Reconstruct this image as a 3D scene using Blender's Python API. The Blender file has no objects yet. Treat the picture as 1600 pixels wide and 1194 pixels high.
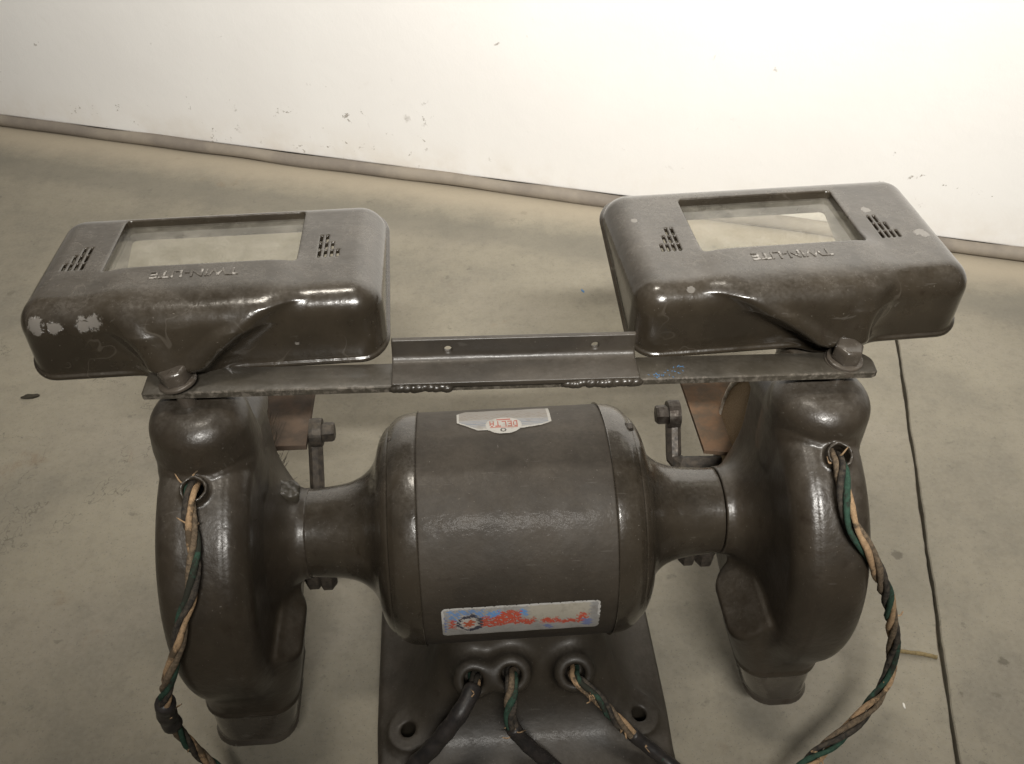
import bpy, bmesh, math, random
import numpy as np
from mathutils import Vector, Matrix, Euler

R_ = math.radians
sc = bpy.context.scene
C = sc.collection
random.seed(7)
rng = np.random.RandomState(5)

# ------------------------------------------------------------------ camera
cam_d = bpy.data.cameras.new('camera')
cam = bpy.data.objects.new('camera', cam_d)
C.objects.link(cam)
cam_d.sensor_width = 36.0
cam_d.lens = 36.0 * 1443.0 / 1600.0
cam_d.clip_start = 0.01
cam_d.clip_end = 60.0
cam.location = (-0.0282, -0.4134, 0.6317)
cam.rotation_euler = (R_(90 - 41), 0, R_(-4.2))
sc.camera = cam

# ------------------------------------------------------------------ world (dim room)
w = bpy.data.worlds.new('World')
sc.world = w
w.use_nodes = True
w.node_tree.nodes['Background'].inputs[0].default_value = (0.80, 0.76, 0.70, 1)
w.node_tree.nodes['Background'].inputs[1].default_value = 0.05

# ------------------------------------------------------------------ room lamp and an added wall light
def area(name, loc, target, sx, sy, power, col):
    l = bpy.data.lights.new(name, 'AREA')
    l.shape = 'RECTANGLE'
    l.size, l.size_y = sx, sy
    l.energy = power
    l.spread = R_(160)
    l.color = col
    o = bpy.data.objects.new(name, l)
    C.objects.link(o)
    o.location = loc
    d = Vector(target) - Vector(loc)
    o.rotation_euler = d.to_track_quat('-Z', 'Y').to_euler()
    return o

l1 = area('ceiling_light', (-0.30, 0.10, 2.3), (-0.25, 0.40, 0.0), 0.5, 0.18, 9.8, (1.0, 0.92, 0.80))
l2 = area('added_wall_light', (0.12, -1.35, 1.70), (0.29, 0.80, 0.58), 0.66, 0.07, 14.2, (1.0, 0.965, 0.905))  # added behind the camera: narrow beam brightens the wall, leaves near floor dim
l2.data.spread = R_(62)

sc.view_settings.view_transform = 'Standard'
sc.view_settings.look = 'None'
sc.view_settings.exposure = 0.0
sc.view_settings.gamma = 1.0

# ------------------------------------------------------------------ object helpers
def link_mesh(name, me, mat=None, parent=None, loc=None):
    o = bpy.data.objects.new(name, me)
    C.objects.link(o)
    if mat is not None:
        me.materials.append(mat)
    if parent is not None:
        o.parent = parent
    if loc is not None:
        o.location = loc
    return o

def mesh_pydata(name, v, f, mat=None, parent=None, smooth=True, loc=None):
    me = bpy.data.meshes.new(name)
    me.from_pydata([tuple(map(float, p)) for p in v], [], [tuple(map(int, q)) for q in f])
    me.validate()
    me.update()
    if smooth:
        me.shade_smooth()
    return link_mesh(name, me, mat, parent, loc)

def obj_bm(name, bm, mat=None, parent=None, smooth=False, angle=None, loc=None):
    bmesh.ops.recalc_face_normals(bm, faces=bm.faces[:])
    me = bpy.data.meshes.new(name)
    bm.to_mesh(me)
    bm.free()
    if smooth:
        me.shade_smooth()
        if angle is not None:
            me.set_sharp_from_angle(angle=R_(angle))
    return link_mesh(name, me, mat, parent, loc)

def empty(name, loc=(0, 0, 0), parent=None):
    o = bpy.data.objects.new(name, None)
    C.objects.link(o)
    o.location = loc
    o.empty_display_size = 0.05
    if parent is not None:
        o.parent = parent
    return o

def bm_box(bm, x0, x1, y0, y1, z0, z1, bevel=0.0, M=None, seg=2):
    vs = [bm.verts.new((x, y, z)) for x in (x0, x1) for y in (y0, y1) for z in (z0, z1)]
    q = [(0, 1, 3, 2), (4, 6, 7, 5), (0, 4, 5, 1), (2, 3, 7, 6), (0, 2, 6, 4), (1, 5, 7, 3)]
    fs = [bm.faces.new([vs[i] for i in f]) for f in q]
    if bevel:
        ed = list({e for f in fs for e in f.edges})
        r = bmesh.ops.bevel(bm, geom=ed, offset=bevel, segments=seg, affect='EDGES', profile=0.6)
        vs = list({v for f in r['faces'] for v in f.verts} | {v for v in vs if v.is_valid})
    if M is not None:
        bmesh.ops.transform(bm, matrix=M, verts=vs)
    return vs

def lathe_x(profile, seg=96, cap=True):
    """profile: list of (x, r) -> verts, faces round the x axis."""
    n = len(profile)
    a = np.linspace(0, 2 * math.pi, seg, endpoint=False)
    v = []
    for x, r in profile:
        for t in a:
            v.append((x, r * math.cos(t), r * math.sin(t)))
    f = []
    for i in range(n - 1):
        for j in range(seg):
            k = (j + 1) % seg
            f.append((i * seg + j, i * seg + k, (i + 1) * seg + k, (i + 1) * seg + j))
    if cap:
        f.append(tuple(range(seg - 1, -1, -1)))
        f.append(tuple((n - 1) * seg + j for j in range(seg)))
    return v, f

def catmull(P, n=12):
    P = [np.array(p, float) for p in P]
    Q = [2 * P[0] - P[1]] + P + [2 * P[-1] - P[-2]]
    out = []
    for i in range(1, len(Q) - 2):
        a, b, c, d = Q[i - 1], Q[i], Q[i + 1], Q[i + 2]
        for t in np.linspace(0, 1, n, endpoint=False):
            out.append(.5 * ((2 * b) + (c - a) * t + (2 * a - 5 * b + 4 * c - d) * t * t + (3 * b - a - 3 * c + d) * t ** 3))
    out.append(Q[-2])
    return np.array(out)

def resample(P, step):
    s = np.concatenate([[0], np.cumsum(np.linalg.norm(np.diff(P, axis=0), axis=1))])
    t = np.linspace(0, s[-1], max(3, int(s[-1] / step)))
    return np.stack([np.interp(t, s, P[:, i]) for i in range(3)], 1), t

def frames(P):
    T = np.gradient(P, axis=0)
    T /= np.linalg.norm(T, axis=1)[:, None]
    N = np.zeros_like(P)
    n = np.cross(T[0], (0.3, 0.9, 0.2))
    n /= np.linalg.norm(n)
    for i in range(len(P)):
        n = n - T[i] * (n @ T[i])
        n /= np.linalg.norm(n)
        N[i] = n
    return T, N, np.cross(T, N)

def tube(P, rad, seg=10, cap=True, flat=1.0, jitter=0.0):
    P = np.asarray(P, float)
    T, N, B = frames(P)
    rad = np.broadcast_to(np.asarray(rad, float), (len(P),))
    v, f = [], []
    for i in range(len(P)):
        for j in range(seg):
            t = 2 * math.pi * j / seg
            r = rad[i] * (1 + jitter * rng.uniform(-1, 1))
            v.append(P[i] + r * (math.cos(t) * N[i] + flat * math.sin(t) * B[i]))
    for i in range(len(P) - 1):
        for j in range(seg):
            k = (j + 1) % seg
            f.append((i * seg + j, i * seg + k, (i + 1) * seg + k, (i + 1) * seg + j))
    if cap:
        f.append(tuple(range(seg - 1, -1, -1)))
        f.append(tuple((len(P) - 1) * seg + j for j in range(seg)))
    return v, f

# ------------------------------------------------------------------ implicit surfaces
def smin(a, b, k):
    h = np.clip(.5 + .5 * (b - a) / k, 0, 1)
    return b * (1 - h) + a * h - k * h * (1 - h)

def smax(a, b, k):
    return -smin(-a, -b, k)

def rbox(p, c, h, r):
    q = np.abs(p - np.array(c)) - (np.array(h) - r)
    return np.linalg.norm(np.maximum(q, 0), axis=-1) + np.minimum(q.max(-1), 0) - r

def surface(f, lo, hi, h, newton=3):
    """Surface nets over a signed distance function; vertices are pulled onto the zero level."""
    lo = np.array(lo, float)
    K = 4
    nb = np.ceil((np.array(hi) - lo) / (h * K)).astype(int)
    n = nb * K + 1
    bc = [lo[i] + (np.arange(nb[i]) + .5) * h * K for i in range(3)]
    G = np.stack(np.meshgrid(*bc, indexing='ij'), -1)
    cv = f(G.reshape(-1, 3)).reshape(nb)
    V = np.ones(n) * 1.0
    up = np.repeat(np.repeat(np.repeat(cv, K, 0), K, 1), K, 2)
    V[:-1, :-1, :-1] = up
    near = np.argwhere(np.abs(cv) < h * K * 1.9)
    o = np.stack(np.meshgrid(*[np.arange(K + 1)] * 3, indexing='ij'), -1).reshape(-1, 3)
    for s in range(0, len(near), 4000):
        I = (near[s:s + 4000, None, :] * K + o[None]).reshape(-1, 3)
        V[I[:, 0], I[:, 1], I[:, 2]] = f(lo + I * h)
    S = V < 0
    m = n - 1
    cnt = np.zeros(m)
    acc = np.zeros(tuple(m) + (3,))
    def sl(d, a):
        return slice(d, d + m[a])
    for ax in range(3):
        oth = [i for i in range(3) if i != ax]
        for d0 in (0, 1):
            for d1 in (0, 1):
                b = [0, 0, 0]
                b[oth[0]], b[oth[1]] = d0, d1
                e = list(b)
                e[ax] = 1
                A = V[sl(b[0], 0), sl(b[1], 1), sl(b[2], 2)]
                B = V[sl(e[0], 0), sl(e[1], 1), sl(e[2], 2)]
                X = (A < 0) != (B < 0)
                idx = np.nonzero(X)
                t = A[idx] / (A[idx] - B[idx])
                cnt[idx] += 1
                pt = np.zeros((len(t), 3)) + np.array(b)
                pt[:, ax] += t
                acc[idx] += pt
    act = np.nonzero(cnt)
    ids = -np.ones(m, int)
    ids[act] = np.arange(len(act[0]))
    P = lo + (np.stack(act, 1) + acc[act] / cnt[act][:, None]) * h
    faces = []
    for ax in range(3):
        u, v = [(1, 2), (2, 0), (0, 1)][ax]
        a = [slice(1, m[i]) for i in range(3)]
        a[ax] = slice(0, m[ax])
        b = list(a)
        b[ax] = slice(1, m[ax] + 1)
        A, B = S[tuple(a)], S[tuple(b)]
        for sign in (True, False):
            X = np.argwhere((A == sign) & (B != sign))
            if not len(X):
                continue
            base = X + 1
            base[:, ax] = X[:, ax]
            def g(du, dv):
                c = base.copy()
                c[:, u] -= du
                c[:, v] -= dv
                return ids[c[:, 0], c[:, 1], c[:, 2]]
            q = np.stack([g(1, 1), g(0, 1), g(0, 0), g(1, 0)], 1)
            if not sign:
                q = q[:, ::-1]
            faces.append(q)
    F = np.concatenate(faces)
    F = F[(F >= 0).all(1)]
    e = h * .2
    for _ in range(newton):
        d = f(P)
        g = np.stack([(f(P + np.eye(3)[i] * e) - f(P - np.eye(3)[i] * e)) / (2 * e) for i in range(3)], 1)
        st = -g * (d / np.maximum((g * g).sum(1), .2))[:, None]
        L = np.linalg.norm(st, axis=1)
        st *= np.minimum(1, .5 * h / np.maximum(L, 1e-9))[:, None]
        P = P + st
    return P, F

def mesh_np(name, P, F, mat=None, parent=None, smooth=True, loc=None, angle=None):
    me = bpy.data.meshes.new(name)
    me.vertices.add(len(P))
    me.vertices.foreach_set('co', np.ascontiguousarray(P, dtype=np.float32).ravel())
    k = F.shape[1]
    me.loops.add(F.size)
    me.loops.foreach_set('vertex_index', F.astype(np.int32).ravel())
    me.polygons.add(len(F))
    me.polygons.foreach_set('loop_start', np.arange(0, F.size, k, dtype=np.int32))
    me.update(calc_edges=True)
    if smooth:
        me.shade_smooth()
        if angle:
            me.set_sharp_from_angle(angle=R_(angle))
    return link_mesh(name, me, mat, parent, loc)

# ------------------------------------------------------------------ materials
class NT:
    def __init__(s, name):
        s.m = bpy.data.materials.new(name)
        s.m.use_nodes = True
        s.t = s.m.node_tree
        s.b = s.t.nodes['Principled BSDF']
        s.out = s.t.nodes['Material Output']
        s.co = s.t.nodes.new('ShaderNodeTexCoord').outputs['Object']
        s.cn = s.co
    def shift(s, v):
        x = s.n('VectorMath', operation='ADD')
        s.l(s.co, x.inputs[0])
        x.inputs[1].default_value = v
        s.cn = x.outputs[0]
    def n(s, kind, **kw):
        x = s.t.nodes.new('ShaderNode' + kind)
        for k, v in kw.items():
            setattr(x, k, v)
        return x
    def l(s, a, b):
        s.t.links.new(a, b)
    def setv(s, sock, v):
        if hasattr(v, 'is_output') or isinstance(v, bpy.types.NodeSocket):
            s.l(v, sock)
        else:
            sock.default_value = v
    def noise(s, scale, detail=4, rough=.55, vec=None, dist=0.0):
        x = s.n('TexNoise')
        s.l(vec if vec is not None else s.cn, x.inputs['Vector'])
        x.inputs['Scale'].default_value = scale
        x.inputs['Detail'].default_value = detail
        x.inputs['Roughness'].default_value = rough
        x.inputs['Distortion'].default_value = dist
        return x.outputs['Fac']
    def ramp(s, v, a, b, lo=0.0, hi=1.0):
        x = s.n('MapRange')
        x.interpolation_type = 'SMOOTHSTEP'
        s.l(v, x.inputs[0])
        for i, q in zip((1, 2, 3, 4), (a, b, lo, hi)):
            x.inputs[i].default_value = q
        return x.outputs[0]
    def math(s, op, a, b=0.0, c=0.0):
        x = s.n('Math', operation=op)
        for i, q in enumerate((a, b, c)):
            s.setv(x.inputs[i], q)
        return x.outputs[0]
    def mix(s, fac, a, b):
        x = s.n('Mix', data_type='RGBA')
        s.setv(x.inputs[0], fac)
        s.setv(x.inputs[6], a)
        s.setv(x.inputs[7], b)
        return x.outputs[2]
    def bump(s, h, strength, dist, normal=None):
        x = s.n('Bump')
        s.l(h, x.inputs['Height'])
        x.inputs['Strength'].default_value = strength
        x.inputs['Distance'].default_value = dist
        if normal is not None:
            s.l(normal, x.inputs['Normal'])
        return x.outputs[0]
    def sphere_mask(s, c, r, wob, edge=.15):
        """1 inside a ragged blob of radius r at object point c."""
        v = s.n('VectorMath', operation='DISTANCE')
        s.l(s.co, v.inputs[0])
        v.inputs[1].default_value = c
        d = s.math('ADD', v.outputs['Value'], s.math('MULTIPLY', s.math('SUBTRACT', wob, .5), r * 3.0))
        return s.ramp(d, r, r * (1 - edge), 0, 1)

def col4(c):
    return (c[0], c[1], c[2], 1.0)

def paint(name, base=(.029, .0235, .0165), rough=.27, dust=.35, chips=(), dustcol=(.21, .19, .165), chipcol=(.20, .185, .165), coat=.25, bump=.5, scratch=.62, lines=0.0, edge=None, off=None):
    m = NT(name)
    if off:
        m.shift(off)
    big = m.noise(22, 4, .6)
    fine = m.noise(420, 3, .6)
    mid = m.noise(90, 5, .65)
    b2 = tuple(x * 1.55 for x in base)
    b0 = tuple(x * .62 for x in base)
    c = m.mix(m.ramp(big, .35, .68), col4(base), col4(b2))
    c = m.mix(m.ramp(mid, .55, .75, 0, .7), c, col4((b0[0] * 1.15, b0[1], b0[2] * .9)))
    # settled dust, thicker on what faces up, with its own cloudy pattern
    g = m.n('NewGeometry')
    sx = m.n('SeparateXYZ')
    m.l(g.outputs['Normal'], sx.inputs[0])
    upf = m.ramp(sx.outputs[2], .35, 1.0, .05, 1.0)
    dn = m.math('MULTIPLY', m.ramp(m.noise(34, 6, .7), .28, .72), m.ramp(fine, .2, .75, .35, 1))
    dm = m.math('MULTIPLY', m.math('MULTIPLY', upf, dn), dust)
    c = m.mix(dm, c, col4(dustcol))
    # fine specks and nicks
    sp = m.ramp(m.noise(700, 2, .5), .72, .76)
    nick = m.ramp(m.noise(150, 6, .75, dist=.4), scratch + .08, scratch + .13)
    c = m.mix(m.math('MULTIPLY', sp, .35), c, col4((.30, .27, .23)))
    c = m.mix(m.math('MULTIPLY', nick, .55), c, col4(chipcol))
    if scratch < .65:
        mp = m.n('Mapping')
        m.l(m.cn, mp.inputs['Vector'])
        mp.inputs['Scale'].default_value = (60, 900, 140)
        mp.inputs['Rotation'].default_value = (.5, .3, .7)
        sc_ = m.ramp(m.noise(1.0, 2, .5, vec=mp.outputs[0]), .70, .74)
        c = m.mix(m.math('MULTIPLY', sc_, .14), c, col4(chipcol))
    cm = None
    if chips:
        wob = m.noise(210, 6, .78, dist=.6)
        for (cc, rr) in chips:
            k = m.sphere_mask(cc, rr, wob)
            cm = k if cm is None else m.math('MAXIMUM', cm, k)
        c = m.mix(m.math('MULTIPLY', cm, .85), c, col4(chipcol))
    ln = None
    if lines:
        q = m.noise(16, 3, .55, dist=.5)
        ln = m.math('MULTIPLY', m.ramp(m.math('ABSOLUTE', m.math('SUBTRACT', q, .53)), .006, .002), m.ramp(m.noise(11, 2, .5), .52, .58))
        c = m.mix(m.math('MULTIPLY', ln, lines), c, (.17, .15, .125, 1))
    if edge:
        so = m.n('SeparateXYZ')
        m.l(m.co, so.inputs[0])
        ew = m.math('MULTIPLY', m.ramp(so.outputs[1], edge[0], edge[1]), m.ramp(m.noise(210, 5, .75), .45, .62, .08, .8))
        c = m.mix(ew, c, (.17, .15, .125, 1))
    m.l(c, m.b.inputs['Base Color'])
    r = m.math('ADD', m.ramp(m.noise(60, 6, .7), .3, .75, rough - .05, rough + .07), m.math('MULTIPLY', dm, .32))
    m.l(r, m.b.inputs['Roughness'])
    m.b.inputs['Specular IOR Level'].default_value = .5
    m.b.inputs['Coat Weight'].default_value = coat
    m.b.inputs['Coat Roughness'].default_value = .16
    h = m.math('ADD', m.math('MULTIPLY', m.noise(170, 3, .5), .9), m.math('MULTIPLY', fine, .42))
    h = m.math('ADD', h, m.math('MULTIPLY', m.noise(38, 2, .5), 1.8))
    if cm is not None:
        h = m.math('SUBTRACT', h, m.math('MULTIPLY', cm, .9))
    nrm = m.bump(h, bump, .00045)
    m.l(nrm, m.b.inputs['Normal'])
    m.l(nrm, m.b.inputs['Coat Normal'])
    return m.m

def simple(name, base, rough=.6, metal=0.0, var=.35, scale=120, bump=.3, bdist=.0004, spec=.4, second=None, rscale=None):
    m = NT(name)
    n = m.noise(scale, 5, .65)
    b = second if second else tuple(x * (1 - var) for x in base)
    m.l(m.mix(m.ramp(n, .35, .65), col4(base), col4(b)), m.b.inputs['Base Color'])
    m.l(m.ramp(m.noise(scale * 1.7, 4, .6), .3, .7, rough - .08, min(1, rough + .12)), m.b.inputs['Roughness'])
    m.b.inputs['Metallic'].default_value = metal
    m.b.inputs['Specular IOR Level'].default_value = spec
    m.l(m.bump(m.noise(scale * 2.5, 4, .6), bump, bdist), m.b.inputs['Normal'])
    return m.m

def concrete():
    m = NT('concrete')
    big = m.noise(2.3, 5, .6)
    mid = m.noise(7.5, 6, .56, dist=.15)
    c = m.mix(m.ramp(big, .32, .68), (.238, .216, .168, 1), (.292, .266, .206, 1))
    c = m.mix(m.ramp(mid, .42, .70, 0, .52), c, (.150, .141, .120, 1))
    c = m.mix(m.ramp(m.noise(6.5, 6, .6, dist=.3), .48, .68, 0, .5), c, (.290, .262, .212, 1))
    gr = m.noise(75, 5, .7)
    c = m.mix(m.ramp(gr, .42, .74, 0, .30), c, (.135, .120, .098, 1))
    c = m.mix(m.ramp(m.noise(520, 2, .6), .60, .68, 0, .55), c, (.11, .10, .08, 1))
    ck = m.ramp(m.math('ABSOLUTE', m.math('SUBTRACT', m.noise(5.2, 6, .62, dist=.35), .5)), .0022, .0006)
    c = m.mix(m.math('MULTIPLY', ck, m.ramp(m.noise(2.1, 2, .5), .54, .62, 0, .55)), c, (.09, .08, .062, 1))
    c = m.mix(m.ramp(m.noise(260, 3, .6), .35, .7, 0, .22), c, (.31, .295, .255, 1))
    # dark spots and bits
    v = m.n('TexVoronoi')
    m.l(m.co, v.inputs['Vector'])
    v.inputs['Scale'].default_value = 17
    wn = m.math('ADD', v.outputs['Distance'], m.math('MULTIPLY', m.math('SUBTRACT', m.noise(90, 4, .7), .5), .25))
    c = m.mix(m.ramp(m.noise(60, 4, .6), .64, .72, 0, .45), c, (.115, .105, .084, 1))
    c = m.mix(m.math('MULTIPLY', m.ramp(m.noise(19, 6, .7), .58, .74, 0, .5), m.ramp(m.noise(3.3, 2, .5), .50, .60)), c, (.20, .145, .095, 1))
    sel = m.ramp(m.noise(4.1, 3, .6), .50, .57)
    c = m.mix(m.math('MULTIPLY', m.ramp(wn, .09, .05), m.math('MULTIPLY', sel, .6)), c, (.085, .075, .058, 1))
    # paler ragged band along the wall foot, darker just beyond it
    s = m.n('SeparateXYZ')
    m.l(m.co, s.inputs[0])
    a = WALL_A
    dist = m.math('ADD', m.math('MULTIPLY', s.outputs[0], math.sin(a)), m.math('MULTIPLY', s.outputs[1], math.cos(a)))
    dist = m.math('SUBTRACT', WALL_D, dist)
    dw = m.math('ADD', dist, m.math('MULTIPLY', m.math('SUBTRACT', m.noise(14, 5, .7), .5), .06))
    c = m.mix(m.math('MULTIPLY', m.ramp(dw, .085, .02), .75), c, (.42, .365, .28, 1))
    c = m.mix(m.math('MULTIPLY', m.math('MULTIPLY', m.ramp(dw, .07, .095), m.ramp(dw, .15, .115)), .45), c, (.165, .155, .130, 1))
    m.l(c, m.b.inputs['Base Color'])
    m.l(m.ramp(mid, .3, .7, .62, .86), m.b.inputs['Roughness'])
    m.b.inputs['Specular IOR Level'].default_value = .3
    h = m.math('ADD', m.math('MULTIPLY', gr, 1.0), m.math('MULTIPLY', mid, 2.0))
    m.l(m.bump(h, .55, .0009), m.b.inputs['Normal'])
    return m.m

def wall_mat():
    m = NT('wall_paint')
    c = m.mix(m.ramp(m.noise(3, 4, .6), .3, .7), (.78, .765, .745, 1), (.82, .81, .79, 1))
    s = m.n('SeparateXYZ')
    m.l(m.co, s.inputs[0])
    low = m.ramp(s.outputs[2], .20, .0, 0, 1)
    spn = m.math('ADD', m.noise(42, 5, .75, dist=.5), m.math('MULTIPLY', low, .06))
    clus = m.ramp(m.noise(6, 3, .6), .48, .58)
    sp = m.math('MULTIPLY', m.ramp(spn, .665, .70), clus)
    c = m.mix(m.math('MULTIPLY', sp, .75), c, (.20, .17, .13, 1))
    v = m.n('TexVoronoi')
    m.l(m.co, v.inputs['Vector'])
    v.inputs['Scale'].default_value = 13
    vd = m.math('ADD', v.outputs['Distance'], m.math('MULTIPLY', m.math('SUBTRACT', m.noise(150, 4, .7), .5), .12))
    k = m.math('MULTIPLY', m.ramp(vd, .105, .065), m.math('MULTIPLY', low, m.ramp(m.noise(9, 2, .5), .47, .55)))
    c = m.mix(m.math('MULTIPLY', k, .8), c, (.22, .19, .15, 1))
    c = m.mix(m.math('MULTIPLY', m.ramp(s.outputs[2], .08, .0, 0, .45), m.ramp(m.noise(7, 5, .7), .40, .66)), c, (.60, .53, .43, 1))
    c = m.mix(m.ramp(m.noise(15, 6, .75, dist=.6), .62, .76, 0, .12), c, (.55, .50, .43, 1))
    m.l(c, m.b.inputs['Base Color'])
    m.b.inputs['Roughness'].default_value = .6
    m.b.inputs['Specular IOR Level'].default_value = .3
    h = m.math('ADD', m.noise(60, 5, .6), m.math('MULTIPLY', m.noise(300, 3, .6), .4))
    m.l(m.bump(h, .35, .0012), m.b.inputs['Normal'])
    return m.m

WALL_A = R_(19.0)                       # the wall's yaw in the room
WALL_N = (math.sin(WALL_A), math.cos(WALL_A))
WALL_D = 0.1791 * WALL_N[0] + 0.6592 * WALL_N[1]

# ------------------------------------------------------------------ the setting
M_floor = concrete()
WD = Vector((math.cos(WALL_A), -math.sin(WALL_A), 0))     # along the wall
WN = Vector((WALL_N[0], WALL_N[1], 0))                    # towards the wall
J0, J1 = Vector((0.4499, 0.341, 0)), Vector((0.3092, -0.122, 0))   # two points of the saw cut
jd = (J0 - J1).normalized()
jn = Vector((jd.y, -jd.x, 0))                             # to the right of the cut

def wall_hit(p, d, dist):
    t = (dist - (p.x * WN.x + p.y * WN.y)) / (d.x * WN.x + d.y * WN.y)
    return p + d * t

floor_root = empty('floor')
floor_root['kind'] = 'structure'
FD = WALL_D + 0.05
HW = 0.0021
# floor slabs: two, with a real cut between, split in strips to carry a ragged cut edge
def slab(side):
    bm = bmesh.new()
    n = 420
    p_far = wall_hit(J0, jd, FD)
    p_near = J0 - jd * 3.2
    edge, wallp = [], []
    for i in range(n + 1):
        t = i / n
        q = p_near.lerp(p_far, t)
        rag = HW + 0.0007 * math.sin(t * 211) * math.sin(t * 57 + side) + 0.0006 * random.random()
        edge.append(q + jn * side * rag)
    top = [bm.verts.new((p.x, p.y, 0)) for p in edge]
    ch = [bm.verts.new((p.x - jn.x * side * .0009, p.y - jn.y * side * .0009, -.0012)) for p in edge]
    bot = [bm.verts.new((p.x - jn.x * side * .0009, p.y - jn.y * side * .0009, -.02)) for p in edge]
    for i in range(n):
        bm.faces.new((top[i], top[i + 1], ch[i + 1], ch[i]))
        bm.faces.new((ch[i], ch[i + 1], bot[i + 1], bot[i]))
    far_c = p_far + (WD * side * 4.0)
    near_c = p_near + jn * side * 5.0
    a = bm.verts.new((far_c.x, far_c.y, 0))
    b = bm.verts.new((near_c.x, near_c.y, 0))
    bm.faces.new(top + [a, b])
    bmesh.ops.triangulate(bm, faces=[f for f in bm.faces if len(f.verts) > 4])
    for f in bm.faces:
        if f.normal.z < -.5:
            f.normal_flip()
    me = bpy.data.meshes.new('slab')
    bm.to_mesh(me)
    bm.free()
    return link_mesh('slab', me, M_floor, floor_root)
slab(-1)
slab(1)
M_joint = simple('joint_dirt', (.035, .029, .022), .95, second=(.11, .09, .06), scale=60, bump=.8, bdist=.001)
bm = bmesh.new()
q0, q1 = J0 - jd * 3.2, wall_hit(J0, jd, FD)
vs = [bm.verts.new((q.x + jn.x * k * .006, q.y + jn.y * k * .006, -.0085)) for q, k in ((q0, -1), (q0, 1), (q1, 1), (q1, -1))]
bm.faces.new(vs)
jf = obj_bm('joint_filler', bm, M_joint, floor_root)

# wall: a white slab whose foot stops short of the floor over a round grey bead
M_wall = wall_mat()
wall_root = empty('wall')
wall_root['kind'] = 'structure'
bm = bmesh.new()
bm_box(bm, -4, 4, 0, .12, .016, 2.7, .002)
wp = obj_bm('wall_panel', bm, M_wall, wall_root)
cpt = WN * (WALL_D + .004)
wp.location = (cpt.x, cpt.y, 0)
wp.rotation_euler = (0, 0, -WALL_A)
M_bead = simple('grey_bead', (.19, .165, .14), .75, second=(.28, .245, .20), scale=9, bump=.4, bdist=.001)
P = []
for i in range(330):
    t = -2.0 + 4.0 * i / 329
    q = WN * (WALL_D + .0005 + .0012 * math.sin(t * 9) * math.sin(t * 4 + 1)) + WD * t
    P.append((q.x, q.y, .0085 + .0008 * math.sin(t * 17) + .0006 * math.sin(t * 41)))
rr = np.array([.0088 + .0007 * math.sin(i * .31) * math.sin(i * .07) for i in range(330)])
v, f = tube(P, rr, 14)
mesh_pydata('sealant_bead', v, f, M_bead, wall_root)

# ------------------------------------------------------------------ the grinder
H = 0.145                                # height of the shaft above the floor
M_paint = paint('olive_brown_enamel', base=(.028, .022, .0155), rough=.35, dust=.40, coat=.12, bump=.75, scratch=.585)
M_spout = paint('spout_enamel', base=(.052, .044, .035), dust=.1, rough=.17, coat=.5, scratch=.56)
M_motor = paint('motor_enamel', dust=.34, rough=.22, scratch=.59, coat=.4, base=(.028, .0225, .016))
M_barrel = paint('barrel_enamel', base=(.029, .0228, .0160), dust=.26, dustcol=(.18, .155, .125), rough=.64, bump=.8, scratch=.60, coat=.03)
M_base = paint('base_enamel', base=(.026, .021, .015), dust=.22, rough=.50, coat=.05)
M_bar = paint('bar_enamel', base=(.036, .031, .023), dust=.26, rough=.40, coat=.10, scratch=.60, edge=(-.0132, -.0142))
M_steel = simple('dull_steel', (.10, .088, .075), .45, .6, second=(.045, .035, .028), scale=200, bump=.5)
M_darksteel = simple('dark_oily_steel', (.040, .035, .030), .5, .3, second=(.085, .07, .055), scale=220, bump=.5)
M_rust = simple('rusty_plate', (.165, .100, .060), .85, 0, second=(.105, .078, .055), scale=60, bump=.5, spec=.25)
M_rust2 = simple('brown_rusty_plate', (.115, .082, .060), .85, 0, second=(.075, .058, .046), scale=60, bump=.5, spec=.25)
M_grit = simple('wheel_grit', (.38, .29, .19), .95, 0, second=(.24, .17, .10), scale=900, bump=1.0, bdist=.0008, spec=.2)
M_blot = simple('wheel_paper', (.62, .58, .51), .85, second=(.35, .29, .22), scale=150)
M_wire = simple('bristle_wire', (.10, .085, .065), .45, .8, scale=300)
M_hole = simple('hole_dark', (.012, .010, .009), .9, scale=100)
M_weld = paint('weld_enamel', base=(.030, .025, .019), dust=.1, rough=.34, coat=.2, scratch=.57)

root = empty('bench_grinder', (0.005, 0, 0))
root['label'] = 'dark olive-brown enamelled double bench grinder with two hooded lamp shields, seen from behind'
root['category'] = 'bench grinder'

# motor barrel and end bells -------------------------------------------------
prof = [(-.0606, .0600), (-.0606, .0771), (-.0602, .0774), (-.0594, .0775)] + \
       [(x, .0775) for x in np.linspace(-.045, .045, 7)] + [(.0594, .0775), (.0602, .0774), (.0606, .0771), (.0606, .0600)]
v, f = lathe_x(prof, 160)
mb = mesh_pydata('motor_barrel', v, f, M_barrel, root, loc=(-.003, 0, H))
mb.data.set_sharp_from_angle(angle=R_(50))
bell = [(.0604, .060), (.0604, .0794), (.0610, .0798), (.066, .0795), (.0715, .0786), (.0765, .0767), (.0800, .0742),
        (.0812, .0732), (.0818, .0720), (.0832, .0712), (.0858, .0686), (.0880, .0650), (.0896, .0615), (.0908, .0560), (.0926, .0500),
        (.0958, .0440), (.1005, .0392), (.1065, .0355), (.1140, .0330), (.1230, .0314), (.1330, .0306), (.1395, .0304),
        (.1405, .0298), (.1408, .0280)]
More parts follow.
